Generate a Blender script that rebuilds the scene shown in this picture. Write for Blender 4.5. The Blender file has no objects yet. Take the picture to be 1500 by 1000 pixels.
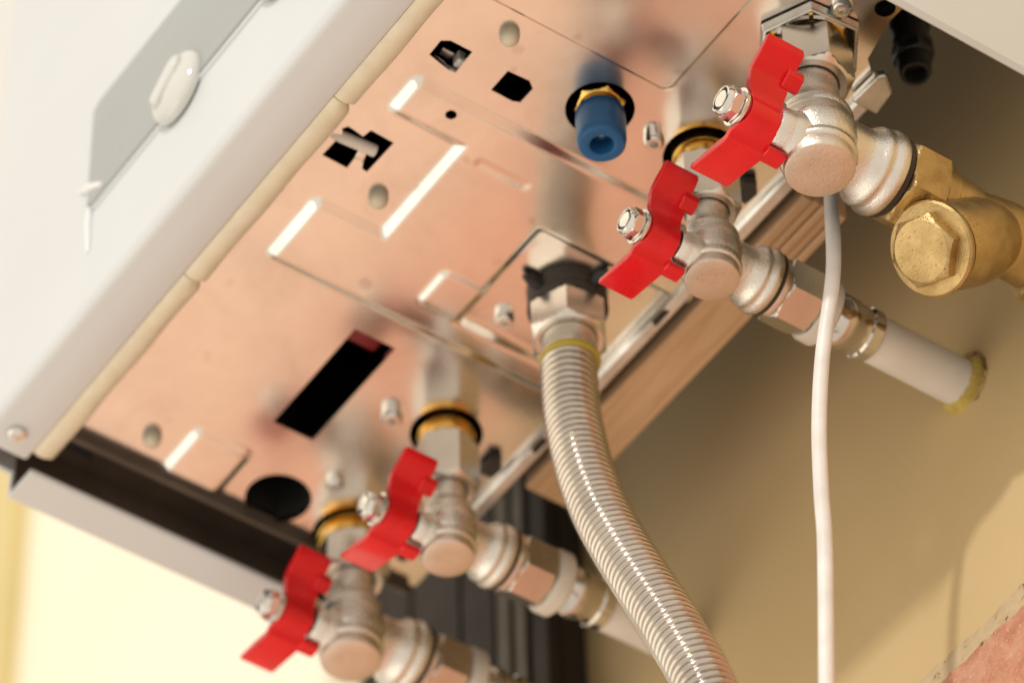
import bpy, bmesh, math, random
from mathutils import Vector, Matrix

random.seed(7)
S = 0.001                      # everything below is written in millimetres
sc = bpy.context.scene
col = sc.collection

# ------------------------------------------------------------------ camera
cam_d = bpy.data.cameras.new('camera')
cam = bpy.data.objects.new('camera', cam_d)
col.objects.link(cam)
RIGHT = Vector((0.56629, 0.82396, -0.02007))
UP = Vector((0.61432, -0.40572, 0.67676))
BACK = Vector((0.54948, -0.39557, -0.73593))
m = Matrix((RIGHT, UP, BACK)).transposed().to_4x4()
m.translation = Vector((870.14, -776.95, -1432.12)) * S
cam.matrix_world = m
cam_d.sensor_width = 36.0
cam_d.lens = 160.4
cam_d.clip_start = 0.05
cam_d.clip_end = 60.0
cam_d.dof.use_dof = True
cam_d.dof.focus_distance = 1.772
cam_d.dof.aperture_fstop = 6.6
sc.camera = cam

# ------------------------------------------------------------------ light
world = bpy.data.worlds.new('World')
sc.world = world
world.use_nodes = True
bg = world.node_tree.nodes['Background']
bg.inputs[0].default_value = (1.0, 0.91, 0.78, 1)
bg.inputs[1].default_value = 0.88

def lamp(name, kind, loc, energy, color, **kw):
    d = bpy.data.lights.new(name, kind)
    d.energy = energy
    d.color = color
    for k, v in kw.items():
        setattr(d, k, v)
    o = bpy.data.objects.new(name, d)
    o.location = Vector(loc) * S
    col.objects.link(o)
    return o

lamp('ceiling_lamp', 'POINT', (2000, -4000, 1650), 400, (1.0, 0.97, 0.92), shadow_soft_size=0.10)

fill = lamp('low_fill', 'AREA', (-1350, -1500, -1450), 13.5, (1.0, 0.88, 0.68), shape='RECTANGLE', size=2.4, size_y=2.0)  # soft fill added from below for highlights, no such source known
fill.rotation_euler = (Vector((-150, -20, -60)) * S - fill.location).to_track_quat('-Z', 'Y').to_euler()

sc.view_settings.view_transform = 'Standard'
sc.view_settings.look = 'None'
sc.view_settings.exposure = 0.1
sc.view_settings.gamma = 1.0
sc.view_settings.use_curve_mapping = False
sc.render.engine = 'CYCLES'
sc.cycles.use_denoising = True
sc.cycles.max_bounces = 10
sc.cycles.caustics_reflective = False
sc.cycles.caustics_refractive = False


# ------------------------------------------------------------------ materials
class N:
    """tiny node helper"""
    def __init__(s, name):
        s.m = bpy.data.materials.new(name)
        s.m.use_nodes = True
        s.t = s.m.node_tree
        s.b = s.t.nodes['Principled BSDF']
        s.out = s.t.nodes['Material Output']
        s.tc = s.t.nodes.new('ShaderNodeTexCoord')

    def node(s, kind, **kw):
        n = s.t.nodes.new(kind)
        for k, v in kw.items():
            if k in n.inputs:
                n.inputs[k].default_value = v
            else:
                setattr(n, k, v)
        return n

    def link(s, a, b):
        s.t.links.new(a, b)

    def noise(s, scale, detail=4, rough=0.55, vec=None, stretch=None, dist=0.0):
        n = s.node('ShaderNodeTexNoise')
        n.inputs['Scale'].default_value = scale
        n.inputs['Detail'].default_value = detail
        n.inputs['Roughness'].default_value = rough
        n.inputs['Distortion'].default_value = dist
        v = vec or s.tc.outputs['Object']
        if stretch:
            mp = s.node('ShaderNodeMapping')
            mp.inputs['Scale'].default_value = stretch
            s.link(v, mp.inputs['Vector'])
            v = mp.outputs[0]
        s.link(v, n.inputs['Vector'])
        return n.outputs['Fac']

    def ramp(s, fac, stops):
        r = s.node('ShaderNodeValToRGB')
        els = r.color_ramp.elements
        while len(els) < len(stops):
            els.new(0.5)
        for e, (p, c) in zip(els, stops):
            e.position = p
            e.color = (c, c, c, 1) if not hasattr(c, '__len__') else (*c, 1)
        s.link(fac, r.inputs[0])
        return r.outputs[0]

    def bump(s, fac, strength, dist=0.001, prev=None):
        b = s.node('ShaderNodeBump')
        b.inputs['Strength'].default_value = strength
        b.inputs['Distance'].default_value = dist
        s.link(fac, b.inputs['Height'])
        if prev is not None:
            s.link(prev, b.inputs['Normal'])
        s.link(b.outputs[0], s.b.inputs['Normal'])
        return b.outputs[0]

    def mixc(s, fac, a, b):
        n = s.node('ShaderNodeMix', data_type='RGBA')
        for sock, v in ((n.inputs[6], a), (n.inputs[7], b)):
            if hasattr(v, '__len__'):
                sock.default_value = (*v, 1)
            else:
                s.link(v, sock)
        if isinstance(fac, float):
            n.inputs[0].default_value = fac
        else:
            s.link(fac, n.inputs[0])
        return n.outputs[2]

    def set(s, **kw):
        for k, v in kw.items():
            k = k.replace('_', ' ')
            if hasattr(v, 'is_output'):
                s.link(v, s.b.inputs[k])
            elif hasattr(v, '__len__'):
                s.b.inputs[k].default_value = (*v, 1)
            else:
                s.b.inputs[k].default_value = v
        return s.m


def metal(name, base, dark, rough, var=0.08, nscale=60, bump=0.0, bscale=900, specks=0.0):
    n = N(name)
    f = n.noise(nscale, 5, 0.6)
    c = n.mixc(n.ramp(f, [(0.35, 0.0), (0.7, 1.0)]), dark, base)
    if specks:
        sp = n.noise(800, 3, 0.7)
        big = n.noise(45, 2, 0.5)
        mm = n.node('ShaderNodeMath', operation='MULTIPLY')
        n.link(n.ramp(sp, [(0.60, 0.0), (0.66, specks)]), mm.inputs[0])
        n.link(n.ramp(big, [(0.50, 0.0), (0.60, 1.0)]), mm.inputs[1])
        c = n.mixc(mm.outputs[0], c, (0.09, 0.06, 0.04))
    r = n.ramp(n.noise(nscale * 1.7, 4, 0.6), [(0.3, max(0.03, rough - var)), (0.75, rough + var)])
    n.set(Base_Color=c, Metallic=1.0, Roughness=r)
    if bump:
        n.bump(n.noise(bscale, 3, 0.6), bump, 0.0004)
    return n.m


def plain(name, base, rough=0.5, dark=None, nscale=40, bump=0.0, bscale=500, coat=0.0, spec=0.5):
    n = N(name)
    if dark is None:
        dark = tuple(c * 0.86 for c in base)
    c = n.mixc(n.ramp(n.noise(nscale, 4, 0.55), [(0.3, 0.0), (0.72, 1.0)]), dark, base)
    r = n.ramp(n.noise(nscale * 2.3, 3, 0.5), [(0.3, max(0.02, rough - 0.06)), (0.7, rough + 0.06)])
    n.set(Base_Color=c, Roughness=r)
    n.b.inputs['Coat Weight'].default_value = coat
    n.b.inputs['Coat Roughness'].default_value = 0.08
    n.b.inputs['Specular IOR Level'].default_value = spec
    if bump:
        n.bump(n.noise(bscale, 3, 0.5), bump, 0.0004)
    return n.m


M = {}
# galvanised sheet: cloudy, faintly brushed
n = N('galvanised_sheet')
f1 = n.noise(22, 5, 0.6)
f2 = n.noise(9, 3, 0.5)
c = n.mixc(n.ramp(f1, [(0.3, 0.0), (0.75, 1.0)]), (0.76, 0.70, 0.65), (0.88, 0.82, 0.765))
spots = n.ramp(n.noise(70, 2, 0.5), [(0.68, 0.0), (0.76, 0.35)])
c = n.mixc(spots, c, (0.40, 0.30, 0.24))
sm_ = n.ramp(n.noise(13, 6, 0.7, dist=1.5), [(0.52, 0.0), (0.72, 0.30)])
c = n.mixc(sm_, c, (0.56, 0.47, 0.40))
r = n.ramp(f2, [(0.3, 0.13), (0.7, 0.26)])
n.set(Base_Color=c, Metallic=1.0, Roughness=r)
b = n.bump(n.noise(300, 3, 0.5, stretch=(1, 0.12, 1)), 0.05, 0.0003)
n.bump(n.noise(26, 2, 0.4), 0.06, 0.003, b)
M['zinc'] = n.m

M['white'] = plain('white_enamel', (0.63, 0.65, 0.67), 0.34, dark=(0.60, 0.62, 0.635), nscale=9, bump=0.02, bscale=220, coat=0.25)
M['hem'] = plain('cream_edge_lacquer', (0.74, 0.67, 0.53), 0.5, dark=(0.66, 0.585, 0.44), nscale=120, bump=0.15, bscale=600)
M['chassis'] = plain('dark_chassis_paint', (0.16, 0.12, 0.09), 0.55, dark=(0.10, 0.075, 0.055), nscale=30)
M['inside'] = plain('interior_shade', (0.012, 0.010, 0.009), 0.8)  # near-black base, shade of the openings put into the colour
M['strip'] = plain('grey_plastic_strip', (0.335, 0.355, 0.355), 0.28, dark=(0.31, 0.325, 0.32), nscale=8, coat=0.2)
M['streak'] = plain('glossy_white', (0.88, 0.88, 0.88), 0.2, nscale=20, coat=.5)
M['knob'] = plain('glossy_grey_white_plastic', (0.66, 0.66, 0.63), 0.12, nscale=8, coat=0.7)
M['nickel'] = metal('cast_nickel', (0.80, 0.755, 0.70), (0.68, 0.63, 0.57), 0.28, 0.05, 70, 0.6, 1200, specks=0.4)
M['nickel_cap'] = metal('scuffed_nickel', (0.74, 0.65, 0.56), (0.66, 0.57, 0.48), 0.40, 0.06, 60, 0.5, 800, specks=1.0)
M['nickel_nut'] = metal('machined_nickel', (0.74, 0.69, 0.63), (0.64, 0.59, 0.53), 0.26, 0.05, 40, 0.08, 500)
M['steel'] = metal('bright_steel', (0.82, 0.81, 0.78), (0.68, 0.66, 0.63), 0.18, 0.06, 90, 0.06, 500)
M['chrome'] = metal('dark_chrome', (0.62, 0.57, 0.52), (0.50, 0.46, 0.42), 0.14, 0.05, 60)
M['rail'] = metal('brushed_rail_steel', (0.72, 0.72, 0.70), (0.50, 0.49, 0.46), 0.31, 0.08, 60, 0.2, 400)
M['brass'] = metal('sanded_brass', (0.63, 0.455, 0.215), (0.40, 0.275, 0.12), 0.36, 0.09, 75, 0.6, 1300, specks=0.6)
M['brass_bright'] = metal('bright_brass', (0.86, 0.56, 0.16), (0.66, 0.39, 0.08), 0.22, 0.06, 70, 0.1, 600)
M['brass_dull'] = metal('dull_brass', (0.52, 0.36, 0.16), (0.34, 0.22, 0.09), 0.36, 0.08, 60, 0.2, 700)
M['red'] = plain('red_lacquer', (0.80, 0.002, 0.012), 0.24, dark=(0.66, 0.002, 0.008), nscale=60, bump=0.05, bscale=260, coat=0.3, spec=0.45)
M['blue'] = plain('blue_plastic', (0.012, 0.105, 0.27), 0.38, nscale=60, bump=0.08, bscale=500)
M['black'] = plain('black_rubber', (0.018, 0.016, 0.015), 0.45, nscale=50, bump=0.1, bscale=400)
M['grey_rubber'] = plain('dark_grey_rubber', (0.06, 0.048, 0.04), 0.6, nscale=50, bump=0.1, bscale=400)
M['pipe'] = plain('white_pipe_plastic', (0.76, 0.70, 0.64), 0.4, nscale=30)
M['ring'] = plain('milky_plastic_ring', (0.66, 0.60, 0.52), 0.35, nscale=40)
M['cable'] = plain('white_cable_sheath', (0.83, 0.80, 0.77), 0.38, dark=(0.70, 0.66, 0.62), nscale=70, bump=0.05)
M['cream'] = plain('cream_peg_plastic', (0.66, 0.58, 0.44), 0.5)
M['foam'] = plain('yellow_sealing_foam', (0.62, 0.48, 0.11), 0.8, dark=(0.42, 0.28, 0.06), nscale=200, bump=0.6, bscale=400)
M['yellow'] = plain('yellow_gasket', (0.66, 0.50, 0.07), 0.5)
M['dark_red'] = plain('dark_red_plastic', (0.33, 0.03, 0.03), 0.4)
M['gap'] = plain('sealing_paste', (0.035, 0.02, 0.012), 0.6)

n = N('pine_batten')
g = n.noise(14, 5, 0.65, stretch=(1.0, 14, 14), dist=0.6)
c = n.ramp(g, [(0.25, (0.50, 0.28, 0.14)), (0.5, (0.63, 0.39, 0.22)), (0.8, (0.70, 0.46, 0.28))])
n.set(Base_Color=c, Roughness=0.6)
n.bump(g, 0.25, 0.0006)
M['wood'] = n.m

n = N('beige_wall_paint')
f = n.noise(5, 4, 0.55)
c = n.mixc(n.ramp(f, [(0.3, 0.0), (0.7, 1.0)]), (0.555, 0.40, 0.195), (0.625, 0.455, 0.235))
n.set(Base_Color=c, Roughness=0.62)
b = n.bump(n.noise(170, 4, 0.6), 0.3, 0.0006)
n.bump(n.noise(28, 3, 0.5), 0.25, 0.002, b)
M['wall'] = n.m
M['far_wall'] = plain('cream_wall', (0.90, 0.85, 0.70), 0.6, dark=(0.87, 0.81, 0.64), nscale=4)
M['trim'] = plain('yellow_trim_paint', (0.70, 0.57, 0.27), 0.5, nscale=6)

def tile_mat(name, c0, c1, c2):
    n = N(name)
    f = n.noise(70, 8, 0.75, dist=0.8)
    c = n.ramp(f, [(0.28, c0), (0.5, c1), (0.75, c2)])
    fl = n.ramp(n.noise(700, 2, 0.7), [(0.60, 0.0), (0.66, 0.8)])
    c = n.mixc(fl, c, (0.78, 0.60, 0.34))
    n.set(Base_Color=c, Roughness=0.35)
    n.bump(n.noise(260, 4, 0.7), 0.5, 0.0008)
    return n.m
M['tile'] = tile_mat('red_marbled_tile', (0.42, 0.12, 0.06), (0.62, 0.265, 0.16), (0.72, 0.42, 0.28))
M['tile_reflect'] = tile_mat('unseen_reflect_tile', (0.60, 0.33, 0.23), (0.73, 0.46, 0.335), (0.80, 0.56, 0.43))  # unseen lower rows, paled to lighten their reflection in the base plate

n = N('crumbly_grout')
f = n.noise(150, 6, 0.7)
c = n.ramp(f, [(0.34, (0.16, 0.09, 0.04)), (0.40, (0.54, 0.39, 0.22)), (0.7, (0.64, 0.49, 0.31))])
n.set(Base_Color=c, Roughness=0.8)
n.bump(f, 0.6, 0.001)
M['grout'] = n.m

M['dark_box'] = plain('black_brown_panel', (0.032, 0.019, 0.010), 0.75, dark=(0.020, 0.012, 0.007), nscale=14)
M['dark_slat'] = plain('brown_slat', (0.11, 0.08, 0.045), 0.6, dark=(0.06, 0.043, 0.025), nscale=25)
M['hose'] = metal('stainless_corrugation', (0.62, 0.575, 0.54), (0.52, 0.48, 0.45), 0.19, 0.04, 60)

# clear slightly yellow jacket of the hose: clear straight on, milky at grazing view because the path through it is longer
n = N('clear_hose_jacket')
tr = n.node('ShaderNodeBsdfTransparent')
tr.inputs[0].default_value = (0.99, 0.975, 0.94, 1)
lw = n.node('ShaderNodeLayerWeight')
lw.inputs['Blend'].default_value = 0.35
fac = n.ramp(lw.outputs['Facing'], [(0.6, 0.01), (0.88, 0.10), (0.99, 0.5)])
n.set(Base_Color=(0.70, 0.58, 0.38), Roughness=0.16)
mx = n.node('ShaderNodeMixShader')
n.link(fac, mx.inputs[0])
n.link(tr.outputs[0], mx.inputs[1])
n.link(n.b.outputs[0], mx.inputs[2])
n.link(mx.outputs[0], n.out.inputs['Surface'])
M['jacket'] = n.m


# ------------------------------------------------------------------ mesh helpers
def frame(o, d, up=(0, 0, 1)):
    """matrix whose local z axis is d, origin o (mm)"""
    z = Vector(d).normalized()
    u = Vector(up)
    if abs(z.dot(u)) > 0.99:
        u = Vector((1, 0, 0))
    x = u.cross(z).normalized()
    y = z.cross(x)
    mm = Matrix((x, y, z)).transposed().to_4x4()
    mm.translation = Vector(o)
    return mm


DOWN = frame((0, 0, 0), (0, 0, -1), (1, 0, 0))


class MB:
    def __init__(s):
        s.v, s.f = [], []

    def add(s, vs, fs, mat=None):
        k = len(s.v)
        s.v += [tuple(mat @ Vector(p)) if mat else tuple(p) for p in vs]
        s.f += [tuple(i + k for i in q) for q in fs]
        return s

    def rings(s, rings, mat=None, close0=True, close1=True):
        nseg = len(rings[0])
        vs = [p for r in rings for p in r]
        fs = []
        for a in range(len(rings) - 1):
            for b in range(nseg):
                c = (b + 1) % nseg
                fs.append((a * nseg + b, a * nseg + c, (a + 1) * nseg + c, (a + 1) * nseg + b))
        if close0:
            fs.append(tuple(range(nseg))[::-1])
        if close1:
            fs.append(tuple((len(rings) - 1) * nseg + i for i in range(nseg)))
        return s.add(vs, fs, mat)

    def lathe(s, prof, mat=None, seg=56, close=(True, True)):
        """prof: (radius, t along the axis)"""
        rs = []
        for r, t in prof:
            r = max(r, 0.02)
            rs.append([(r * math.cos(2 * math.pi * i / seg), r * math.sin(2 * math.pi * i / seg), t) for i in range(seg)])
        return s.rings(rs, mat, *close)

    def nut(s, t0, t1, af, rin, mat=None, rot=0.0, seg=72, ch=0.93, c0=True, c1=True, hole0=True, hole1=True):
        """hexagon nut: af = half the width across flats; chamfered ends, open bore"""
        rc = af / math.cos(math.pi / 6)
        L = t1 - t0
        d = (rc - af * ch) * 0.55
        ts = [0, d * 0.33, d * 0.66, d, d * 1.4]
        rows = [(t0 + q, q) for q in ts] + [(t1 - q, q) for q in ts[::-1]]
        rs = []
        for idx, (t, q) in enumerate(rows):
            first = idx < 5
            lim = (af * ch + q / 0.55) if ((first and c0) or (not first and c1)) else 1e9
            ring = []
            for i in range(seg):
                a = 2 * math.pi * i / seg
                b = ((a + math.pi / 6) % (math.pi / 3)) - math.pi / 6
                r = min(af / math.cos(b), lim)
                ring.append((r * math.cos(a + rot), r * math.sin(a + rot), t))
            rs.append(ring)
        circ = lambda r, t: [(r * math.cos(2 * math.pi * i / seg + rot), r * math.sin(2 * math.pi * i / seg + rot), t) for i in range(seg)]
        dep = min(3.0, L * 0.3)
        if hole0:
            rs = [circ(rin, t0 + dep), circ(rin, t0)] + rs
        if hole1:
            rs = rs + [circ(rin, t1), circ(rin, t1 - dep)]
        return s.rings(rs, mat)

    def box(s, x0, x1, y0, y1, z0, z1, mat=None):
        vs = [(x, y, z) for z in (z0, z1) for y in (y0, y1) for x in (x0, x1)]
        fs = [(0, 2, 3, 1), (4, 5, 7, 6), (0, 1, 5, 4), (2, 6, 7, 3), (0, 4, 6, 2), (1, 3, 7, 5)]
        return s.add(vs, fs, mat)

    def prism(s, poly, a0, a1, axis='z', mat=None):
        """poly in the plane across the axis: (x,y) for z, (x,z) for y, (y,z) for x"""
        n_ = len(poly)
        def pt(p, a):
            return {'z': (p[0], p[1], a), 'y': (p[0], a, p[1]), 'x': (a, p[0], p[1])}[axis]
        vs = [pt(p, a0) for p in poly] + [pt(p, a1) for p in poly]
        fs = [tuple(range(n_))[::-1], tuple(range(n_, 2 * n_))]
        for i in range(n_):
            j = (i + 1) % n_
            fs.append((i, j, n_ + j, n_ + i))
        return s.add(vs, fs, mat)

    def tube(s, pts, radius, seg=20, caps=True):
        """sweep a circle along pts; radius a number or a list"""
        P = [Vector(p) for p in pts]
        rs = []
        x = None
        for i, p in enumerate(P):
            t = (P[min(i + 1, len(P) - 1)] - P[max(i - 1, 0)]).normalized()
            if x is None:
                x = t.orthogonal().normalized()
            x = (x - t * x.dot(t)).normalized()
            y = t.cross(x)
            r = radius[i] if hasattr(radius, '__len__') else radius
            rs.append([tuple(p + (x * math.cos(2 * math.pi * k / seg) + y * math.sin(2 * math.pi * k / seg)) * r) for k in range(seg)])
        return s.rings(rs, None, caps, caps)

    def build(s, name, mat, parent=None, smooth=32, bevel=0.0, bseg=2, solidify=None):
        me = bpy.data.meshes.new(name)
        me.from_pydata([(x * S, y * S, z * S) for x, y, z in s.v], [], s.f)
        me.validate()
        bm = bmesh.new()
        bm.from_mesh(me)
        bmesh.ops.recalc_face_normals(bm, faces=bm.faces)
        bm.to_mesh(me)
        bm.free()
        me.materials.append(mat if not isinstance(mat, str) else M[mat])
        for p in me.polygons:
            p.use_smooth = bool(smooth)
        if smooth:
            me.set_sharp_from_angle(angle=math.radians(smooth))
        o = bpy.data.objects.new(name, me)
        col.objects.link(o)
        if parent:
            o.parent = parent
        if bevel:
            b = o.modifiers.new('bevel', 'BEVEL')
            b.width = bevel * S
            b.segments = bseg
            b.limit_method = 'ANGLE'
            b.angle_limit = math.radians(35)
            b.harden_normals = True
        return o


def empty(name, loc, label=None, cat=None, group=None):
    o = bpy.data.objects.new(name, None)
    o.location = Vector(loc) * S
    o.empty_display_size = 0.02
    col.objects.link(o)
    tag(o, label, cat, group)
    return o


def tag(o, label=None, cat=None, group=None, kind=None):
    for k, v in (('label', label), ('category', cat), ('group', group), ('kind', kind)):
        if v:
            o[k] = v
    return o


def copy_tree(o, parent=None):
    c = o.copy()
    col.objects.link(c)
    c.parent = parent
    for ch in [q for q in bpy.data.objects if q.parent == o]:
        copy_tree(ch, c)
    return c


def spline(pts, n_):
    """Catmull-Rom through pts, n_ points equally spaced by arc length"""
    P = [Vector(p) for p in pts]
    P = [P[0] * 2 - P[1]] + P + [P[-1] * 2 - P[-2]]
    dense = []
    for i in range(1, len(P) - 2):
        for k in range(60):
            t = k / 60
            a, b, c, d = P[i - 1], P[i], P[i + 1], P[i + 2]
            dense.append(0.5 * ((2 * b) + (c - a) * t + (2 * a - 5 * b + 4 * c - d) * t * t + (3 * b - a - 3 * c + d) * t ** 3))
    dense.append(P[-2])
    L = [0]
    for a, b in zip(dense, dense[1:]):
        L.append(L[-1] + (b - a).length)
    out, j = [], 0
    for k in range(n_):
        s_ = L[-1] * k / (n_ - 1)
        while j < len(L) - 2 and L[j + 1] < s_:
            j += 1
        t = (s_ - L[j]) / max(1e-6, L[j + 1] - L[j])
        out.append(dense[j].lerp(dense[j + 1], t))
    return out, L[-1]


def circle(x, y, r, n_=40):
    return [(x + r * math.cos(2 * math.pi * i / n_), y + r * math.sin(2 * math.pi * i / n_)) for i in range(n_)]


# ------------------------------------------------------------------ the setting: wall and tiles
WALL = 130.0
w = MB().box(-525, 900, WALL, WALL + 60, -900, 900).build('wall', 'wall', smooth=0)
tag(w, kind='structure')

fw = MB().box(-1700, -525.5, WALL - 2, WALL + 60, -900, 900).build('wall_far', 'far_wall', smooth=0)  # continues the wall to the left in a paler cream base colour
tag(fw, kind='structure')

# grout strip over the tiles, uneven upper edge
g = MB()
xs = [-524 + i * 2.5 for i in range(int(1420 / 2.5) + 1)]
top = [-190 + 0.8 * math.sin(x * 0.09) + random.uniform(-0.7, 0.7) for x in xs]
vs, fs = [], []
for x, t in zip(xs, top):
    yo = WALL - 1.0 + random.uniform(-0.3, 0.3)
    vs += [(x, WALL + 1, t), (x, yo, t - 2.0), (x, yo - 0.5, t - 15), (x, WALL + 1, t - 16)]
for i in range(len(xs) - 1):
    for k in range(3):
        fs.append((i * 4 + k, i * 4 + k + 1, i * 4 + 5 + k, i * 4 + 4 + k))
g.add(vs, fs)
g.build('grout_strip', 'grout', w, smooth=60)

# wall tiles below the grout
def tile_mesh():
    mb = MB()
    nx, nz = 100, 3
    W_, H_ = 247.0, 196.0
    # a tile with a slightly chipped upper edge
    ed = [(-1.2 * abs(math.sin(i * 1.7)) - random.uniform(0, 1.6)) for i in range(nx + 1)]
    vs, fs = [], []
    for i in range(nx + 1):
        x = W_ * i / nx
        tz = ed[i]
        vs += [(x, 6, tz - 1), (x, 1.0, tz), (x, 0, tz - 1.6), (x, 0, -H_ + 1.2), (x, 1.2, -H_), (x, 6, -H_)]
    for i in range(nx):
        for k in range(5):
            fs.append((i * 6 + k, i * 6 + k + 1, i * 6 + 7 + k, i * 6 + 6 + k))
    fs.append(tuple(range(6)))
    fs.append(tuple(nx * 6 + k for k in range(6))[::-1])
    mb.add(vs, fs)
    return mb
t0 = tile_mesh().build('tile', 'tile', w, smooth=40)
first = True
for r_ in range(3):
    for c_ in range(8):
        o = t0 if first else t0.copy()
        if not first:
            col.objects.link(o)
        first = False
        if r_:
            o.material_slots[0].link = 'OBJECT'
            o.material_slots[0].material = M['tile_reflect']
        o.location = Vector((-1480 + c_ * 250, WALL - 4.5, -203.5 - r_ * 199)) * S

# pale yellow vertical trim on the far stretch of wall
MB().prism([(-944, WALL + 1), (-944, WALL - 14), (-938, WALL - 18), (-905, WALL - 18), (-899, WALL - 14), (-899, WALL + 1)],
           -150, 900, 'z').build('wall_trim', 'trim', fw, smooth=40, bevel=2)

# ------------------------------------------------------------------ the boiler
boiler = empty('wall_boiler', (0, 0, 0), 'large white wall-hung boiler seen from below with bare metal base plate', 'boiler')

# --- base plate: pressed sheet with embossed fields and punched holes
PX0, PX1, PY0, PY1 = -346.0, 50.0, -137.0, 41.0

def sd_rect(x, y, x0, x1, y0, y1, r=2.5):
    cx, cy = (x0 + x1) / 2, (y0 + y1) / 2
    dx = abs(x - cx) - (x1 - x0) / 2 + r
    dy = abs(y - cy) - (y1 - y0) / 2 + r
    return math.hypot(max(dx, 0), max(dy, 0)) + min(max(dx, dy), 0) - r

def sm(d, wd):
    t = min(1, max(0, 0.5 - d / wd))
    return t * t * (3 - 2 * t)

def lin(d, wd):
    # straight flank with softened shoulders
    t = 0.5 - d / wd
    return min(1, max(0, t)) * 0.6 + 0.4 * sm(d, wd * 1.4)

def plate_h(x, y):
    """how far the sheet is pressed down, mm"""
    d = min(sd_rect(x, y, -214, -178, -120, -34), sd_rect(x, y, -190, -110, -87, -34), sd_rect(x, y, -120, -101, -121, 60), sd_rect(x, y, -140, -101, -87, 60), sd_rect(x, y, -214, -201, -120, 60))
    h = 2.2 * lin(d, 3.8)
    h += 1.1 * lin(sd_rect(x, y, -200, -180, -54.5, -34), 2.4)
    h += 1.6 * lin(sd_rect(x, y, -352, -317, -91.5, -65), 3.4)
    h += 1.8 * sm(sd_rect(x, y, -50, 70, -160, -33, 4), 2.2)
    h -= 1.7 * sm(sd_rect(x, y, -201.5, -140, -34, 60, 5), 2.2)
    h -= 0.35 * sm(sd_rect(x, y, -124.5, -121, -77, -52, 1.7), 2.0)
    # long shallow waviness of thin sheet
    h += 0.10 * math.sin(x * 0.041 + 1.0) * math.sin(y * 0.05 + x * 0.013)
    return h

step = 1.0
nx, ny = int((PX1 - PX0) / step), int((PY1 - PY0) / step)
mb = MB()
vs, fs = [], []
for j in range(ny + 1):
    for i in range(nx + 1):
        x, y = PX0 + i * step, PY0 + j * step
        vs.append((x, y, -plate_h(x, y)))
for j in range(ny):
    for i in range(nx):
        a = j * (nx + 1) + i
        fs.append((a, a + nx + 1, a + nx + 2, a + 1))
# upper side one big polygon, sides stitched
border = [i for i in range(nx + 1)] + [j * (nx + 1) + nx for j in range(1, ny + 1)] + \
         [ny * (nx + 1) + i for i in range(nx - 1, -1, -1)] + [j * (nx + 1) for j in range(ny - 1, 0, -1)]
k0 = len(vs)
for b_ in border:
    vs.append((vs[b_][0], vs[b_][1], 3.2))
nb = len(border)
fs.append(tuple(k0 + i for i in range(nb)))
for i in range(nb):
    j = (i + 1) % nb
    fs.append((border[i], border[j], k0 + j, k0 + i))
mb.add(vs, fs)
plate = mb.build('base_plate', 'zinc', boiler, smooth=40)

VX = [0.0, -71.0, -260.0, -335.0]       # valves
GX = -168.0                              # gas
cut = MB()
def hole(poly):
    cut.prism(poly, -12, 20, 'z')
hexh = [(1 + 21.5 * math.cos(math.radians(a)), 0.5 + 21.5 * math.sin(math.radians(a))) for a in range(25, 385, 60)]
hole(hexh)
hole(circle(VX[1], 0, 16.5)); hole(circle(VX[2], 0, 16.0)); hole(circle(VX[3], 0, 18))
hole(circle(GX, 0, 15.5))
hole(circle(-73.5, -50, 14.3)); hole(circle(-333, -40, 14.8)); hole(circle(-108, -100, 2.4)); hole(circle(32.5, 15, 4.3))
hole([(-230, -67), (-230, -46.3), (-295, -46.5), (-295, -66.8)][::-1])
hole([(-88.2, -123.9), (-79.6, -124.1), (-77.4, -120.7), (-77.4, -110.2), (-90.2, -109.8), (-90.6, -112.9)])       # clip windows
hole([(-89.7, -92.8), (-77.7, -92.7), (-77.1, -82.4), (-79.8, -78.9), (-88.5, -79.1), (-89.8, -82.1)])
hole([(-156.5, -131.1), (-142.2, -130.4), (-140.2, -132), (-137.8, -130.5), (-138.1, -127.6), (-139.0, -122.5), (-134.4, -121.6), (-134.9, -110.1),
      (-154.1, -110.7), (-153.7, -113.4), (-150.4, -115.0), (-151, -119.0), (-156.8, -118.7)])
# stepped back-right corner of the sheet
hole([(60, 22), (27.5, 20.5), (8, 25), (3, 31), (0.5, 60), (60, 60)])
hole(circle(-262, 23.5, 2.6)); hole(circle(-333, 26, 3))
cutter = cut.build('cutter', 'zinc', None, smooth=0)
bo = plate.modifiers.new('holes', 'BOOLEAN')
bo.operation = 'DIFFERENCE'
bo.object = cutter
bo.solver = 'EXACT'
dg = bpy.context.evaluated_depsgraph_get()
new = bpy.data.meshes.new_from_object(plate.evaluated_get(dg))
plate.modifiers.clear()
old = plate.data
plate.data = new
new.name = 'base_plate'
bpy.data.meshes.remove(old)
cm = cutter.data
bpy.data.objects.remove(cutter)
bpy.data.meshes.remove(cm)
for p in new.polygons:
    p.use_smooth = True
new.set_sharp_from_angle(angle=math.radians(40))

# --- inside: near-black chamber, added so the holes look black
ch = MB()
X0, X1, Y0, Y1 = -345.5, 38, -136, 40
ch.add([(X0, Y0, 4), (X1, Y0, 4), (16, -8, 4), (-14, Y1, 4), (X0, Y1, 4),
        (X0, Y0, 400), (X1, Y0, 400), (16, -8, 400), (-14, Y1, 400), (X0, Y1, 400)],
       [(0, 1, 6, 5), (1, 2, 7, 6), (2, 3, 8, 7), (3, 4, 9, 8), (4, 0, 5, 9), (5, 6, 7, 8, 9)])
ch.build('inner_chamber', 'inside', boiler, smooth=0)
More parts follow.
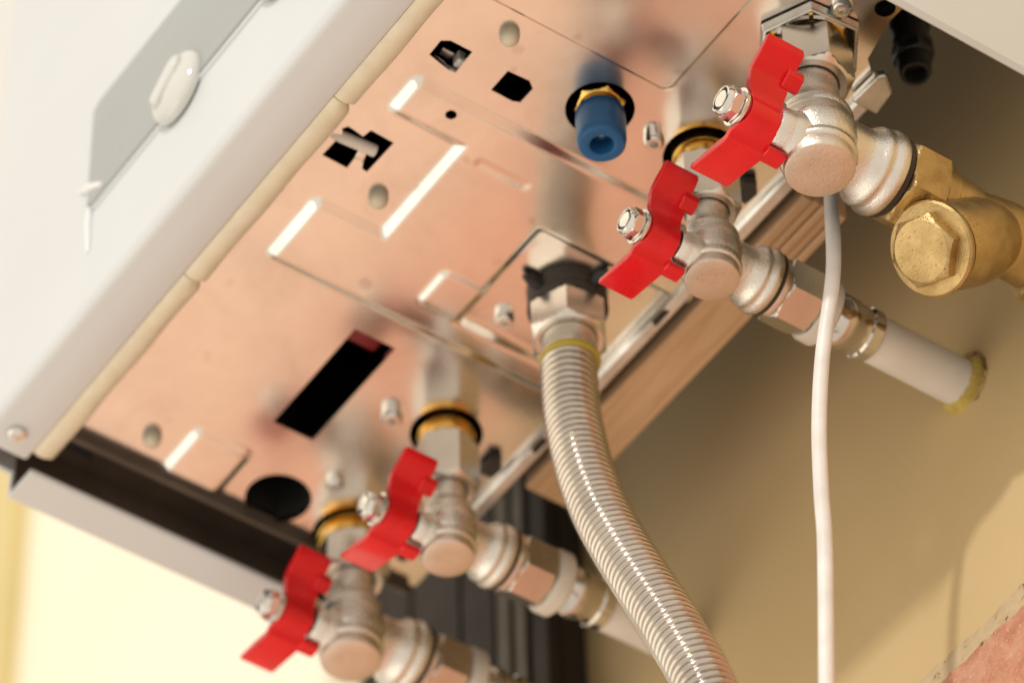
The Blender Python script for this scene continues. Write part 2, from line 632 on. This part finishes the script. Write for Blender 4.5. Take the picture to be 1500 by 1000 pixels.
# things glimpsed through the windows
MB().tube([(-145.4, -133, 2.4), (-145, -129, 1.6), (-144.2, -121, 1.4), (-144, -113.5, 1.8)], 2.7, 16).build('latch_tongue', 'pipe', boiler, smooth=50)
MB().prism([(-146, -119.6), (-152.5, -118.6), (-152.5, -114), (-146, -115.6)], 1.2, 2.6, 'z').build('latch_bridge', 'zinc', boiler, smooth=0, bevel=.5)
MB().box(-90, -85, -111.5, -107, 2.6, 9).build('clip_block', 'pipe', boiler, smooth=0, bevel=.8)
MB().box(-91, -87, -118, -112, 7, 8.5).build('clip_plate', 'rail', boiler, smooth=0, bevel=.5)
MB().lathe([(1.0, 3.5), (1.7, 4), (1.7, 5), (1.0, 5.5)], Matrix.Translation((-79.5, -92.4, 0)), 20).build('clip_eye', 'steel', boiler)
MB().lathe([(1.0, 3.5), (1.7, 4), (1.7, 5), (1.0, 5.5)], Matrix.Translation((-86, -92.4, 0)), 20).build('clip_eye', 'steel', boiler)
MB().box(-250, -236, -66, -44, 16, 24).build('dark_red_terminal', 'dark_red', boiler, smooth=0, bevel=2)
MB().lathe([(15.2, 3.4), (13.5, 30), (9, 34), (9, 60)], Matrix.Translation((-333, -40, 0)), 40, (False, True)).build('drain_socket', 'inside', boiler)

MB().lathe([(4.6, 3.4), (4.6, 12), (0, 12.2)], Matrix.Translation((32.5, 15, 0)), 24, (False, True)).build('dark_hole_cup', 'inside', boiler)  # near-black cup added behind the hole so it looks dark

# --- front cover: white face, rounded lower edge, inward lip
def arc(cy, cz, r, a0, a1, n_=6):
    return [(cy + r * math.cos(math.radians(a0 + (a1 - a0) * i / n_)), cz + r * math.sin(math.radians(a0 + (a1 - a0) * i / n_))) for i in range(n_ + 1)]
FZ = -20.0
prof = [(-178, 420)] + [(-178, 200), (-178, 60)] + arc(-173, FZ + 5, 5, 180, 270, 8) + [(-165, FZ), (-154.5, FZ - 0.2)] + \
       [(-152.8, FZ + 0.8), (-152.8, FZ + 2.4), (-166, FZ + 2.0)] + arc(-172, FZ + 6, 4, 270, 180, 5)[0:] + [(-176, 60), (-176, 420)]
cover = MB().prism(prof, -356, 49, 'x').build('front_cover', 'white', boiler, smooth=35)
# rounded left-hand corner of the cover
cp = [(-356, -178)] + [(-352 - 26 * math.sin(math.radians(a)), -152 - 26 * math.cos(math.radians(a))) for a in range(8, 91, 6)] + [(-378, -148), (-376, -148)] + \
     [(-352 - 24 * math.sin(math.radians(a)), -152 - 24 * math.cos(math.radians(a))) for a in range(90, 7, -6)] + [(-356, -176)]
MB().prism(cp, -8, 420, 'z').build('cover_corner', 'white', cover, smooth=35)
# raw folded edge (hem) along the lip, in three lengths with a little curl where they meet
def hem(x0, x1, curl):
    mb = MB()
    rs = []
    nn = 60
    for i in range(nn + 1):
        u = i / nn
        x = x0 + (x1 - x0) * u
        e = min(1, (1 - u) * abs(x1 - x0) / 6.0)
        q = math.sin(e * math.pi / 2)
        y1 = -142.0 - (1 - q) * 3.4 * curl + 0.25 * math.sin(x * 0.13)
        z1 = FZ + 5.0 - (1 - q) * 2.5
        rs.append([(x, -152.6, FZ + 0.6), (x, -150, FZ - 0.6), (x, (y1 - 150) / 2 - 1, FZ - 0.3), (x, y1 - 1.2, FZ + 1.2), (x, y1, FZ + 3), (x, y1 - .6, z1 + 1), (x, y1 - 3, z1 + 1.5), (x, -152.6, FZ + 4)])
    mb.rings(rs)
    return mb
for x0, x1, cu in ((-351, -228.5, 1), (-228, -114.5, 1), (-114, 47, 0)):
    hem(x0, x1, cu).build('folded_hem', 'hem', cover, smooth=50)
# screw at the corner of the lip
def screw(name, x, y, z, r, h, parent, mat='steel'):
    s_ = MB().lathe([(r * .98, 0), (r, h * .45), (r * .93, h * .8), (r * .72, h), (r * .4, h), (r * .3, h * .55), (0, h * .5)], Matrix.Translation((x, y, z)) @ DOWN, 28)
    return s_.build(name, mat, parent, smooth=35)
screw('lip_screw', -344.5, -152.5 - 12, FZ, 4.2, 2.2, cover)

# --- control strip on the front face with two round knobs
st = MB().prism([(-267, 42), (-262, 40.5), (40, 40.5), (40, 109), (-262, 109), (-267, 106)], -180.2, -177.5, 'y')
strip = st.build('control_strip', 'strip', cover, smooth=0, bevel=1.0)
rim = MB()
pts = [(-268.2, 40), (-268.2, 108.5), (-262, 110.6), (40, 110.6)]
MB().tube([(x, -178.4, z) for x, z in [(40, 39.2), (-262.5, 39.2), (-268.2, 41.5), (-268.2, 107), (-262.5, 110.4), (40, 110.4)]], 1.1, 10).build('strip_bezel', 'white', strip, smooth=50)
for kx in (-192, -112):
    F = frame((kx, -179, 46), (0, -1, 0))
    kn = MB().lathe([(16.8, 0), (17.2, 1.8), (16.6, 3.6), (15.2, 5.0), (12.0, 6.6), (7, 7.8), (0, 8.2)], F, 48).build('knob', 'knob', cover, smooth=60)
    kb = MB().prism([(-11.5, -3.2), (-8, -5), (8, -5), (12, -2), (12.6, 0), (12, 2), (8, 5), (-8, 5), (-11.5, 3.2)], 3.0, 9.6, 'z', F @ Matrix.Rotation(math.radians(35), 4, 'Z'))
    kb.build('knob_grip', 'knob', kn, smooth=40, bevel=2.2, bseg=4)

dr = MB().tube([(-276, -178.6, 62), (-265, -179.6, 53.5), (-253, -180.4, 44)], [1.0, 2.2, 1.2], 12)
dr.tube([(-266.5, -178.6, 46), (-266.4, -178.9, 31), (-265, -178.7, 13)], [1.0, 1.5, .8], 12).build('white_streak', 'streak', cover, smooth=60)  # raised white streak at the left end of the strip

# --- side panels
lp = MB().prism([(-381, 420), (-381, FZ + 1), (-380, FZ), (-362, FZ), (-361, FZ + 1), (-361, FZ + 2.2), (-378, FZ + 2.4), (-378.8, FZ + 4), (-378.8, 420)], -148, 38, 'y')
lp.build('side_panel', 'white', boiler, smooth=35, bevel=.5)
MB().box(-378.7, -377.6, -147, 37, FZ + 4.5, 100).build('dark_slot_sheet', 'chassis', boiler, smooth=0)  # dark sheet added over the panel's inner face to brown the slot
rp = MB().prism([(53, 420), (53, FZ - 3), (51, FZ - 5), (49.4, FZ - 3), (50.6, FZ + 1), (51, 420)], -176, 120, 'y')
rp.build('side_panel', 'white', boiler, smooth=35)
# dark inner frame seen in the slot beside the left panel
MB().prism([(-346.5, 1.5), (-346.5, 5), (-352, 9), (-358, 9), (-358, 16), (-378.5, 16), (-378.5, 19), (-346.5, 19)], -150, 38, 'y').build('inner_frame', 'chassis', boiler, smooth=30)
MB().prism([(-349.5, -4.5), (-346.2, -5.5), (-346.2, 3), (-349.5, 3)], -137, 38, 'y').build('frame_ledge', 'chassis', boiler, smooth=30, bevel=.6)
MB().box(-360, -350, -150, -120, 2, 6).build('frame_tab', 'inside', boiler, smooth=0, bevel=.8)
# closed body above (back and top), so that it blocks the light as the real case does
MB().box(-378, 50.5, -175, 39.5, 401, 420).build('top_panel', 'white', boiler, smooth=0)

# --- steel rail along the back edge
rl = MB().prism([(32.5, 1.2), (32.5, -2.6), (34, -4.0), (38.5, -4.4), (39.8, -3.2), (40.6, 2), (43.4, 4.2), (44, 16), (42.6, 16), (42, 6), (39, 4)], -300, -8, 'x')
rail = rl.build('back_rail', 'rail', boiler, smooth=40, bevel=.3)
MB().prism([(-10, 30), (6, 30.5), (9, 33), (3, 41.5), (-10, 43)], -6.0, -1.2, 'z').build('rail_end', 'rail', rail, smooth=30, bevel=1.2, bseg=3)
for x in (-40, -150, -240):
    MB().prism([(x - 4, 33.6), (x + 4, 33.6), (x + 5, 36.5), (x - 5, 36.5)], -5.0, -3.6, 'z').build('rail_stop', 'black', rail, smooth=0, bevel=.4)

# --- pegs and screws on the plate
for i, (x, y) in enumerate(((-61.5, -103), (-162.5, -99.5), (-331, -106))):
    z = -plate_h(x, y)
    MB().lathe([(4.2, 0), (4.2, 1.5), (3.9, 3.4), (3.0, 5.0), (1.6, 5.8), (0, 6)], Matrix.Translation((x, y, z)) @ DOWN, 28).build('peg', 'cream', boiler, smooth=60)
for x, y, r, h in ((24.5, -1, 4.6, 4.6), (-73, -23.5, 4.4, 5.6), (-190, -17.5, 4.4, 5), (-262, -27, 4.8, 6), (-310, -25, 4, 4), (-348.5, -128, 2.2, 2)):
    screw('plate_screw', x, y, -plate_h(x, y) + .1, r, h, boiler)
for x, y in ((-73, 24.5), (-262, 26)):
    MB().prism([(x - 6, y - 3.5), (x + 4, y - 4.5), (x + 6, y), (x + 1, y + 4), (x - 6, y + 3)], -5, -.6, 'z').build('spring_clip', 'grey_rubber', boiler, smooth=0, bevel=.8)
# collar pressed out round the opening of the near valve: six-sided rim with two bent tongues
cl = MB()
def hexring(r, z, rot=0):
    return [(1 + r * math.cos(math.radians(a + rot)), .5 + r * math.sin(math.radians(a + rot)), z) for a in range(25, 385, 60)]
cl.rings([hexring(20.2, 1.5), hexring(20.2, -4.6), hexring(20.9, -5.6), hexring(22.2, -5.2), hexring(22.6, -1.0)], None, False, False)
collar = cl.build('pressed_collar', 'rail', boiler, smooth=25, bevel=.7, bseg=3)
for a0, a1 in ((270, 322), (328, 375)):
    tb = []
    for i in range(13):
        a = math.radians(a0 + (a1 - a0) * i / 12)
        rr = 17.6
        k = math.sin(math.pi * i / 12)
        tb.append([(1 + (rr + .7) * math.cos(a), .5 + (rr + .7) * math.sin(a), -4.6), (1 + (rr - .7) * math.cos(a), .5 + (rr - .7) * math.sin(a), -4.9),
                   (1 + (rr - 1.8) * math.cos(a), .5 + (rr - 1.8) * math.sin(a), .5 + 4.5 * k), (1 + (rr - .6) * math.cos(a), .5 + (rr - .6) * math.sin(a), .5 + 4.5 * k)])
    MB().rings(tb).build('collar_tongue', 'rail', collar, smooth=50)

# --- brass stubs of the boiler that the valves screw onto
stub = MB().nut(5.5, 15, 15.2, 9, None, .2).lathe([(14.0, -1), (16.6, .2), (16.6, 6)], None, 48).build('brass_stub', 'brass_bright', boiler, smooth=30)
for i, sx in ((1, .84), (2, .84), (3, 1.02)):
    s_ = MB().lathe([(14 * sx, -9), (14.8 * sx, -8.6), (14.8 * sx, -5.4), (13.2 * sx, -5), (13.2 * sx, -2.8), (15.2 * sx, -2.2), (15.6 * sx, 3), (15.6 * sx, 26)], Matrix.Translation((VX[i], 0, 0)), 56)
    s_.build('brass_stub', 'brass_bright' if i != 1 else 'brass_bright', boiler, smooth=35)

# ------------------------------------------------------------------ shut-off valves
def make_lever(v, hk, zc, yf, yb):
    """bent strip: two wings joined by a narrower curved middle that carries the stem; (x, z) of the side facing down"""
    low = [(23.8, 21.6), (23.2, 19.8), (21.4, 17.9), (17, 15.1), (13.2, 12.8), (11.4, 10.8), (10.9, 8.6), (8.6, 6.4), (7.4, 3.6), (7.2, 0), (7.0, -3), (5.4, -6.2),
           (2.4, -8.3), (-1.6, -9.2), (-4.4, -10.2), (-6.2, -12.0), (-9.4, -12.3), (-18, -10.2), (-28.6, -7.8), (-30.8, -6.8), (-31.6, -5.2)]
    P = [Vector((a, b)) for a, b in low]
    rs = []
    n_ = len(P)
    for i, p in enumerate(P):
        t = (P[min(i + 1, n_ - 1)] - P[max(i - 1, 0)]).normalized()
        nv = Vector((t.y, -t.x))
        th = 3.3 if 2 < i < n_ - 3 else 2.6
        q = p + nv * th
        w_ = math.exp(-((i - 10) / 3.0) ** 4)
        f_ = yf + 3.0 * hk * w_ + (.6 if i in (0, n_ - 1) else 0)
        b_ = yb - (.6 if i in (0, n_ - 1) else 0)
        rs.append([(p.x * hk, f_, zc + p.y * hk), (p.x * hk, b_, zc + p.y * hk), (q.x * hk, b_, zc + q.y * hk), (q.x * hk, f_, zc + q.y * hk)])
    o = MB().rings(rs).build('lever', 'red', v, smooth=38, bevel=1.0 * hk, bseg=3)
    ST = frame((0, 0, zc), (0, -1, 0))
    MB().lathe([(6.4 * hk, -yb), (6.6 * hk, -yf - 1), (6.2 * hk, -yf), (3, -yf)], ST, 36).build('lever_hub', 'red', o, smooth=40)
    return o

def make_valve(label, k, hk, zcap, group):
    """k size factor of the brass body, hk of the handle; origin on the boiler's plate over the valve's axis"""
    v = empty('shut_off_valve', (0, 0, 0), label, 'valve', group)
    zz = lambda q: -(zcap - k * (78 - q))             # profile written for the big valve, 78 mm to the cap
    T = lambda r, q: (r * k, -zz(q))
    ztop = -zz(24)
    # union nut on the boiler's stub
    nt = 3.5 if k > .95 else 8.5
    MB().nut(nt, ztop + 3.0, 15.6 * k, 11.6 * k, DOWN, math.radians(12)).build('union_nut', 'nickel_nut', v, smooth=28)
    MB().lathe([T(11.3, 23), T(11.5, 25.6), T(11.5, 27.3), T(11.2, 27.5)], DOWN, 48).build('thread_gap', 'gap', v)
    # body: neck, two ridges, ball chamber
    prof = [T(10.9, 22), T(10.9, 33), T(11.2, 38), T(12.2, 42), T(14.2, 45.6), T(15.3, 47.5), T(15.6, 49), T(15.0, 50.6), T(14.9, 51.6), T(15.8, 54), T(16.6, 57),
            T(16.8, 59), T(16.5, 61), T(16.4, 64), T(15.7, 66.4), T(15.0, 67.6), T(15.2, 68.6), T(15.7, 69.6), T(15.6, 71.2), T(14.9, 72.0), T(14.5, 72.3)]
    body = MB().lathe(prof, DOWN, 72).build('body', 'nickel', v, smooth=50)
    MB().lathe([T(14.2, 71.8), T(14.35, 72.6), T(14.3, 76.6), T(13.7, 77.8), T(13.0, 78.05), T(6, 78), T(0, 78)], DOWN, 72).build('end_cap', 'nickel_cap', body, smooth=32)
    zc = zz(65.5)
    # outlet branch towards the wall
    OUT = frame((0, 0, zz(59)), (0, 1, 0))
    R_ = lambda r, y: (r * k, y * k)
    MB().lathe([R_(14, 3), R_(13.6, 14), R_(13.5, 18), R_(14.4, 21), R_(16.2, 23.4), R_(17.0, 24.6), R_(17.0, 26), R_(16.6, 27.2), R_(17.2, 28.4), R_(18.2, 30), R_(18.4, 32.2), R_(17.7, 33.8), R_(15, 34.2)],
               OUT, 72).build('outlet', 'nickel', body, smooth=50)
    MB().lathe([R_(15.5, 33.9), R_(17.4, 34.2), R_(17.4, 36.2), R_(15.5, 36.6)], OUT, 56).build('seal_ring', 'gap', v, smooth=40)
    # bonnet and stem towards the front
    ST = frame((0, 0, zc), (0, -1, 0))
    MB().lathe([R_(11, 8), R_(10.4, 14), R_(9.6, 16), R_(9.2, 17.5), R_(9.0, 22.2), R_(8.4, 23), R_(6, 23.2)], ST, 48).build('bonnet', 'nickel', body, smooth=45)
    y0 = 23.2 * k + (0 if k > .97 else 2.0)
    MB().box(-2.2, 3.4, -(y0 + 1.5), -(y0 - 7), zc + 8 * k, zc + 14.5 * k).build('stop_lug', 'nickel_nut', body, smooth=0, bevel=1.0)
    MB().lathe([(4.0 * hk, y0 - 2), (4.0 * hk, y0 + 23.4 * hk), (3.5 * hk, y0 + 24.2 * hk), (0, y0 + 24.3 * hk)], ST, 28).build('stem', 'steel', v, smooth=40)
    # lever: two wings on a hub
    yb, yf = -(y0 - 1.0), -(y0 + 16.8 * hk)
    lever = make_lever(v, hk, zc, yf, yb)
    # stop ears on the wall side of each wing
    MB().prism([(x * hk, zc + z * hk) for x, z in [(17, 12.8), (12, 9.6), (10.4, 10.4), (9.6, 13), (11, 15.5), (15.5, 18), (17.6, 16)]], yb + 1.0 - 5 * hk, yb + 4.2 * hk, 'y').build('lever_ear', 'red', lever, smooth=40, bevel=.9, bseg=3)
    MB().prism([(x * hk, zc + z * hk) for x, z in [(-3, -12.2), (-9.5, -12.0), (-10.4, -9.8), (-9, -8), (-3, -8), (-2, -10)]], yb - 1, yb + 8.5 * hk, 'y').build('lever_ear', 'red', lever, smooth=40, bevel=.9, bseg=3)
    # lock nut with washer and plastic insert
    yn = y0 + 15.5 * hk
    w_ = MB().lathe([(8.2 * hk, yn), (8.2 * hk, yn + 1.2), (4, yn + 1.3)], ST, 40).build('washer', 'steel', v, smooth=35)
    ln = MB().nut(yn + 1.2, yn + 6.4 * hk, 6.3 * hk, 4.0 * hk, ST, .3, 48, hole0=False).lathe([(6.3 * hk, yn + 6.0 * hk), (6.25 * hk, yn + 7.4 * hk), (5.6 * hk, yn + 8.6 * hk), (4.9 * hk, yn + 8.8 * hk), (4.6 * hk, yn + 8.0 * hk)], ST, 40)
    ln = ln.build('lock_nut', 'steel', v, smooth=28)
    MB().lathe([(4.7 * hk, yn + 7.0 * hk), (4.7 * hk, yn + 8.3 * hk), (3.7 * hk, yn + 8.3 * hk), (3.6 * hk, yn + 7.4 * hk)], ST, 32).build('insert_ring', 'gap', ln, smooth=35)
    return v

GV = 'shut-off valves under the boiler'
va = make_valve('large nickel valve with red lever screwed to the brass strainer', 1.0, 1.0, 78, GV)
va.location.x = VX[0] * S
vb = make_valve('small nickel valve whose pipe runs behind the white hanging cable', .80, .92, 76, GV)
vb.location.x = VX[1] * S
vc = copy_tree(vb)
vc['label'] = 'small nickel valve with red lever just left of the corrugated hose'
vc.location.x = VX[2] * S
vd = make_valve('blurred large nickel valve at the boiler end beside the round black hole', .94, .92, 76, GV)
vd.location.x = VX[3] * S

def turn_lever(v, zc, deg):
    for o in [q for q in bpy.data.objects if q.parent == v and q.name.startswith('lever')]:
        a = math.radians(deg)
        c = Vector((0, 0, zc)) * S
        o.rotation_euler = (0, a, 0)
        o.location = c - Matrix.Rotation(a, 3, 'Y') @ c
turn_lever(vb, -(76 - .80 * 12.5), -3)
turn_lever(vc, -(76 - .80 * 12.5), 2.5)
turn_lever(vd, -(76 - .94 * 12.5), -5)

# ------------------------------------------------------------------ pipe couplings and white pipes
def make_coupling(label, k, zax, yst, group):
    c = empty('pipe_coupling', (0, yst, 0), label, 'coupling', group)
    F = frame((0, 0, zax), (0, 1, 0))
    a = 1.02                                          # stretch along the axis
    MB().lathe([(14.4 * k, -1), (14.8 * k, .2), (14.8 * k, 2.6), (13 * k, 3.0)], F, 56).build('shoulder', 'nickel_nut', c, smooth=35)
    MB().nut(2.8, 20 * a, 14.2 * k, 10 * k, F, math.radians(8)).build('hex_nut', 'nickel_nut', c, smooth=28)
    MB().lathe([(12 * k, 19.6 * a), (15.0 * k, 20 * a), (16.4 * k, 22 * a), (16.4 * k, 27 * a), (14.6 * k, 28.4 * a), (11 * k, 28.6 * a)], F, 56).build('plastic_ring', 'ring', c, smooth=40)
    MB().lathe([(10.6 * k, 28 * a), (11.8 * k, 29.4 * a), (12.0 * k, 32 * a), (12.7 * k, 33 * a), (12.7 * k, 39 * a), (11.8 * k, 40 * a), (11.8 * k, 45 * a), (12.8 * k, 46 * a), (12.8 * k, 50.5 * a), (11.6 * k, 51.5 * a), (10.5 * k, 51.5 * a)], F, 56).build('crimp_sleeve', 'chrome', c, smooth=40)
    return c

ZO_B = -(76 - .80 * (78 - 59))
ZO_D = -(76 - .94 * (78 - 59))
GC = 'pipe couplings behind the valves'
cb = make_coupling('nickel hex coupling with chrome sleeve crossed by the white cable', .90, ZO_B, 36.4 * .80, GC)
cb.location.x = VX[1] * S
cc = copy_tree(cb)
cc['label'] = 'blurred nickel coupling with milky ring left of the corrugated hose'
cc.location.x = VX[2] * S
cd = make_coupling('blurred nickel coupling cut by the bottom edge of the picture', 1.0, ZO_D, 36.4 * .94, GC)
cd.location.x = VX[3] * S

def make_pipe(x, z, y0, r, label, foam):
    p = empty('plastic_pipe', (x, y0, z), label, 'pipe', 'white pipes into the wall')
    F = frame((0, 0, 0), (0, 1, 0))
    MB().lathe([(r * .86, -.4), (r, .2), (r, 40), (r, WALL - y0 + 12)], F, 48, (True, True)).build('tube', 'pipe', p, smooth=40)
    if foam:
        f_ = []
        for i in range(49):
            a = 2 * math.pi * i / 48
            rr = r + 2.6 + 1.3 * math.sin(3 * a + 1) + random.uniform(-.7, .9)
            f_.append((rr, a))
        vs, fs = [], []
        for i in range(48):
            rr, a = f_[i]
            ca, sa = math.cos(a), math.sin(a)
            d_ = WALL - y0
            vs += [(r * .99 * ca, d_ - 3 - random.uniform(0, 1.6), r * .99 * sa), ((r + 1.4) * ca, d_ - 3.4 - random.uniform(0, 1), (r + 1.4) * sa), (rr * ca, d_ + .8, rr * sa)]
        for i in range(48):
            j = (i + 1) % 48
            fs += [(i * 3, i * 3 + 1, j * 3 + 1, j * 3), (i * 3 + 1, i * 3 + 2, j * 3 + 2, j * 3 + 1)]
        MB().add(vs, fs).build('foam_collar', 'foam', p, smooth=60)
        # chipped dark crack round the foam
        cr = []
        for i in range(20):
            a = math.radians(-70 + i * 7.5)
            rr = r + 4.4 + random.uniform(-.7, .7)
            cr.append((rr * math.cos(a), WALL - y0 - .3, rr * math.sin(a)))
        MB().tube(cr, [.3 + .6 * abs(math.sin(i * 1.9)) for i in range(20)], 8).build('plaster_crack', 'brass_dull', p, smooth=40)
    return p
make_pipe(VX[1], ZO_B, 36.4 * .80 + 51 * 1.02, 10.2, 'white plastic pipe entering the wall through a yellow foam collar', True)
make_pipe(VX[2], ZO_B, 36.4 * .80 + 51 * 1.02, 10.2, 'blurred white plastic pipe passing behind the corrugated hose', False)
make_pipe(VX[3], ZO_D, 36.4 * .94 + 51 * 1.02, 11.5, 'blurred white plastic pipe from the lowest coupling, barely in view', False)

# ------------------------------------------------------------------ brass strainer on the near valve
zo = -59.0
fl = empty('brass_strainer', (0, 36.8, zo), 'sand-coloured brass strainer with big hexagon plug on the near valve', 'strainer')
F = frame((0, 0, 0), (0, 1, 0))
MB().nut(0, 19, 16.4, 10, F, math.radians(20)).build('hex_end', 'brass', fl, smooth=28)
MB().lathe([(13, 18), (15.4, 19), (15.4, 24), (14.2, 25), (14.0, 34), (13.0, 40), (15, 54), (15, 70), (14, 76)], F, 64).build('body', 'brass', fl, smooth=45)
MB().nut(72, 94, 16.4, 10, F, math.radians(50)).build('hex_end', 'brass', fl, smooth=28)
ax = Vector((0, .77, .64)).normalized()
cap = Vector((0, 53.0 - 36.8, -91.2 - zo))
BR = frame(cap, ax, (1, 0, 0))
br = MB().lathe([(15, 5), (18.0, 5.6), (18.2, 7), (18.2, 30), (17, 36), (14, 46), (12, 52)], BR, 72).build('screen_branch', 'brass', fl, smooth=45)
pl = MB().lathe([(14, 4.2), (18.6, 4.0), (19.3, 2.8), (19.3, 1.0), (18.4, 0), (14, -.6)], BR, 72).build('plug', 'brass', fl, smooth=35)
MB().nut(-6.4, 1, 13.2, 6, BR, math.radians(22), hole0=False, hole1=False).build('plug_hexagon', 'brass', pl, smooth=26)

# ------------------------------------------------------------------ blue-capped filling nozzle
bl = empty('blue_capped_nozzle', (-73.5, -50, 0), 'blue plastic cap on a brass hexagon in a round hole', 'nozzle')
MB().nut(-9, -1, 9.4, 5, DOWN, .3).build('brass_hexagon', 'brass_bright', bl, smooth=28)
MB().lathe([(7.0, -3), (7.4, 0), (7.4, 5)], DOWN, 40).build('brass_neck', 'brass_dull', bl, smooth=35)
MB().lathe([(8.8, 2.6), (10.0, 3.0), (10.3, 4.0), (10.35, 9), (10.2, 19.5), (9.8, 21.6), (8.9, 22.6), (6.0, 22.9), (5.1, 22.6), (4.8, 21.6), (4.6, 14), (0, 13.5)], DOWN, 56).build('cap', 'blue', bl, smooth=40)
MB().lathe([(2.4, 12.5), (2.4, 15.5), (1.5, 16.6), (0, 16.8)], DOWN, 24).build('bore_pin', 'steel', bl, smooth=40)

# ------------------------------------------------------------------ gas hose
gh = empty('corrugated_hose', (GX, 0, 0), 'corrugated stainless gas hose in a clear jacket with large hexagon nut', 'hose')
MB().lathe([(14, -4), (16.4, -3.4), (17.2, -1.4), (16.8, .6), (16.2, 1.4), (17.0, 2.8), (17.4, 4.4), (16.6, 6), (13, 6.4)], DOWN, 56).build('rubber_seal', 'grey_rubber', gh, smooth=50)
for a in (278, 8):
    c0, s0 = math.cos(math.radians(a)), math.sin(math.radians(a))
    MB().tube([(14 * c0, 14 * s0, -1), (21 * c0, 21 * s0, -.6), (25 * c0, 25 * s0, -1)], [2.8, 2.6, 1.4], 14).build('seal_tab', 'black', gh, smooth=50)
MB().nut(6, 24, 15.4, 12.2, DOWN, math.radians(38)).build('hex_nut', 'nickel_nut', gh, smooth=28)
MB().lathe([(11.9, 21), (11.9, 33), (12.4, 34), (12.4, 35.4), (11.6, 36)], DOWN, 56).build('ferrule', 'nickel_nut', gh, smooth=40)
MB().lathe([(11.6, 35.2), (12.7, 35.6), (13.0, 36.6), (12.7, 37.8), (11.8, 38)], DOWN, 48).build('yellow_gasket', 'yellow', gh, smooth=50)
path = [(-1, 0, -36), (-1.4, .6, -62), (0.5, 1.6, -84), (4, 3, -107), (9.5, 5.2, -131), (17, 8, -155), (26, 11, -180), (34.6, 14, -203), (42, 17, -225), (48.6, 20, -247), (54.5, 24, -278), (58, 26, -320), (58, 26, -370)]
PITCH, ROWS = 3.8, 10
_, LEN = spline(path, 10)
nr = int(LEN / PITCH)
pts, _ = spline(path, nr * ROWS + 1)
rad = []
for i in range(len(pts)):
    ph = (i % ROWS) / ROWS
    rad.append(9.2 + 2.8 * math.sqrt(abs(math.sin(math.pi * ph))))
MB().tube(pts, rad, 48).build('corrugated_tube', 'hose', gh, smooth=80)
pj_, _ = spline(path, 90)
jk = MB().tube(pj_, 12.6, 48, caps=False).build('clear_jacket', 'jacket', gh, smooth=80)

# ------------------------------------------------------------------ hanging white cable
cpts, _ = spline([(-24, 30, 4), (-25, 30, -20), (-28.6, 30, -48), (-32, 30, -88), (-43.5, 30, -127), (-49.6, 30, -160), (-52.3, 30, -195), (-53.4, 30, -224), (-60, 30, -289), (-66, 30, -350)], 90)
ca = MB().tube([(p.x + 40, p.y - 30, p.z) for p in cpts], 3.05, 20).build('white_cable', 'cable', None, smooth=60)
ca.location = Vector((-40, 30, 0)) * S
tag(ca, 'thin white cable hanging straight down behind the near valve', 'cable')

# ------------------------------------------------------------------ black drain nozzle in the gap
bn = empty('black_nozzle', (-2, 60, 30), 'short black rubber nozzle hanging open-ended under the white side panel', 'nozzle')
MB().lathe([(8.0, -80), (8.0, -30), (8.6, -29), (8.6, -24), (7.6, -22), (7.6, -14), (8.8, -13), (8.8, -9)], DOWN, 40).build('upper_tube', 'black', bn, smooth=40)
MB().nut(-10, -3, 7.8, 5, DOWN, .4).build('hex_collar', 'black', bn, smooth=28)
MB().lathe([(7.0, -4), (7.2, 1), (6.8, 5), (6.2, 6), (5.0, 6), (4.4, 5), (4.2, -2), (0, -2.4)], DOWN, 40).build('tip', 'black', bn, smooth=40)

# ------------------------------------------------------------------ wooden batten behind the rail
wb = empty('wooden_batten', (-166, 55, 0), 'grooved wooden batten running behind the steel rail', 'batten')
def strip_mesh(y0, y1, zb, x0, x1):
    return MB().prism([(y0, zb + .6), (y0 + .7, zb), (y1 - .7, zb), (y1, zb + .6), (y1, 60), (y0, 60)], x0, x1, 'x')
strip_mesh(-10.5, 12.2, -5.0, -98, 52).build('plank', 'wood', wb, smooth=0, bevel=.5)
ys = [-10.5, -5.4, -1.0, 3.4, 7.8, 12.2]
for i in range(5):
    strip_mesh(ys[i] + (0 if i == 0 else .7), ys[i + 1], (-5.0, -4.2, -4.9, -4.0, -4.7)[i], 52.3, 104).build('wood_strip', 'wood', wb, smooth=0)

# ------------------------------------------------------------------ dark panels filling an indistinct dark area behind the far valves
db = empty('dark_panels', (-390, 112, -60), 'black-brown panels in the dark area behind the two far valves', 'board')
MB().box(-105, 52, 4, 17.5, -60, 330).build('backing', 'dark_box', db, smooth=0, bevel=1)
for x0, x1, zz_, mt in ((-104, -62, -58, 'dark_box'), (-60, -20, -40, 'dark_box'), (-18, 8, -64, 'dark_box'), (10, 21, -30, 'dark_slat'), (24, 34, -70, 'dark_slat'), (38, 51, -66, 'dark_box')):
    MB().box(x0, x1, -3, 4.2, zz_, 326).build('dark_panel', mt, db, smooth=0, bevel=1.2)
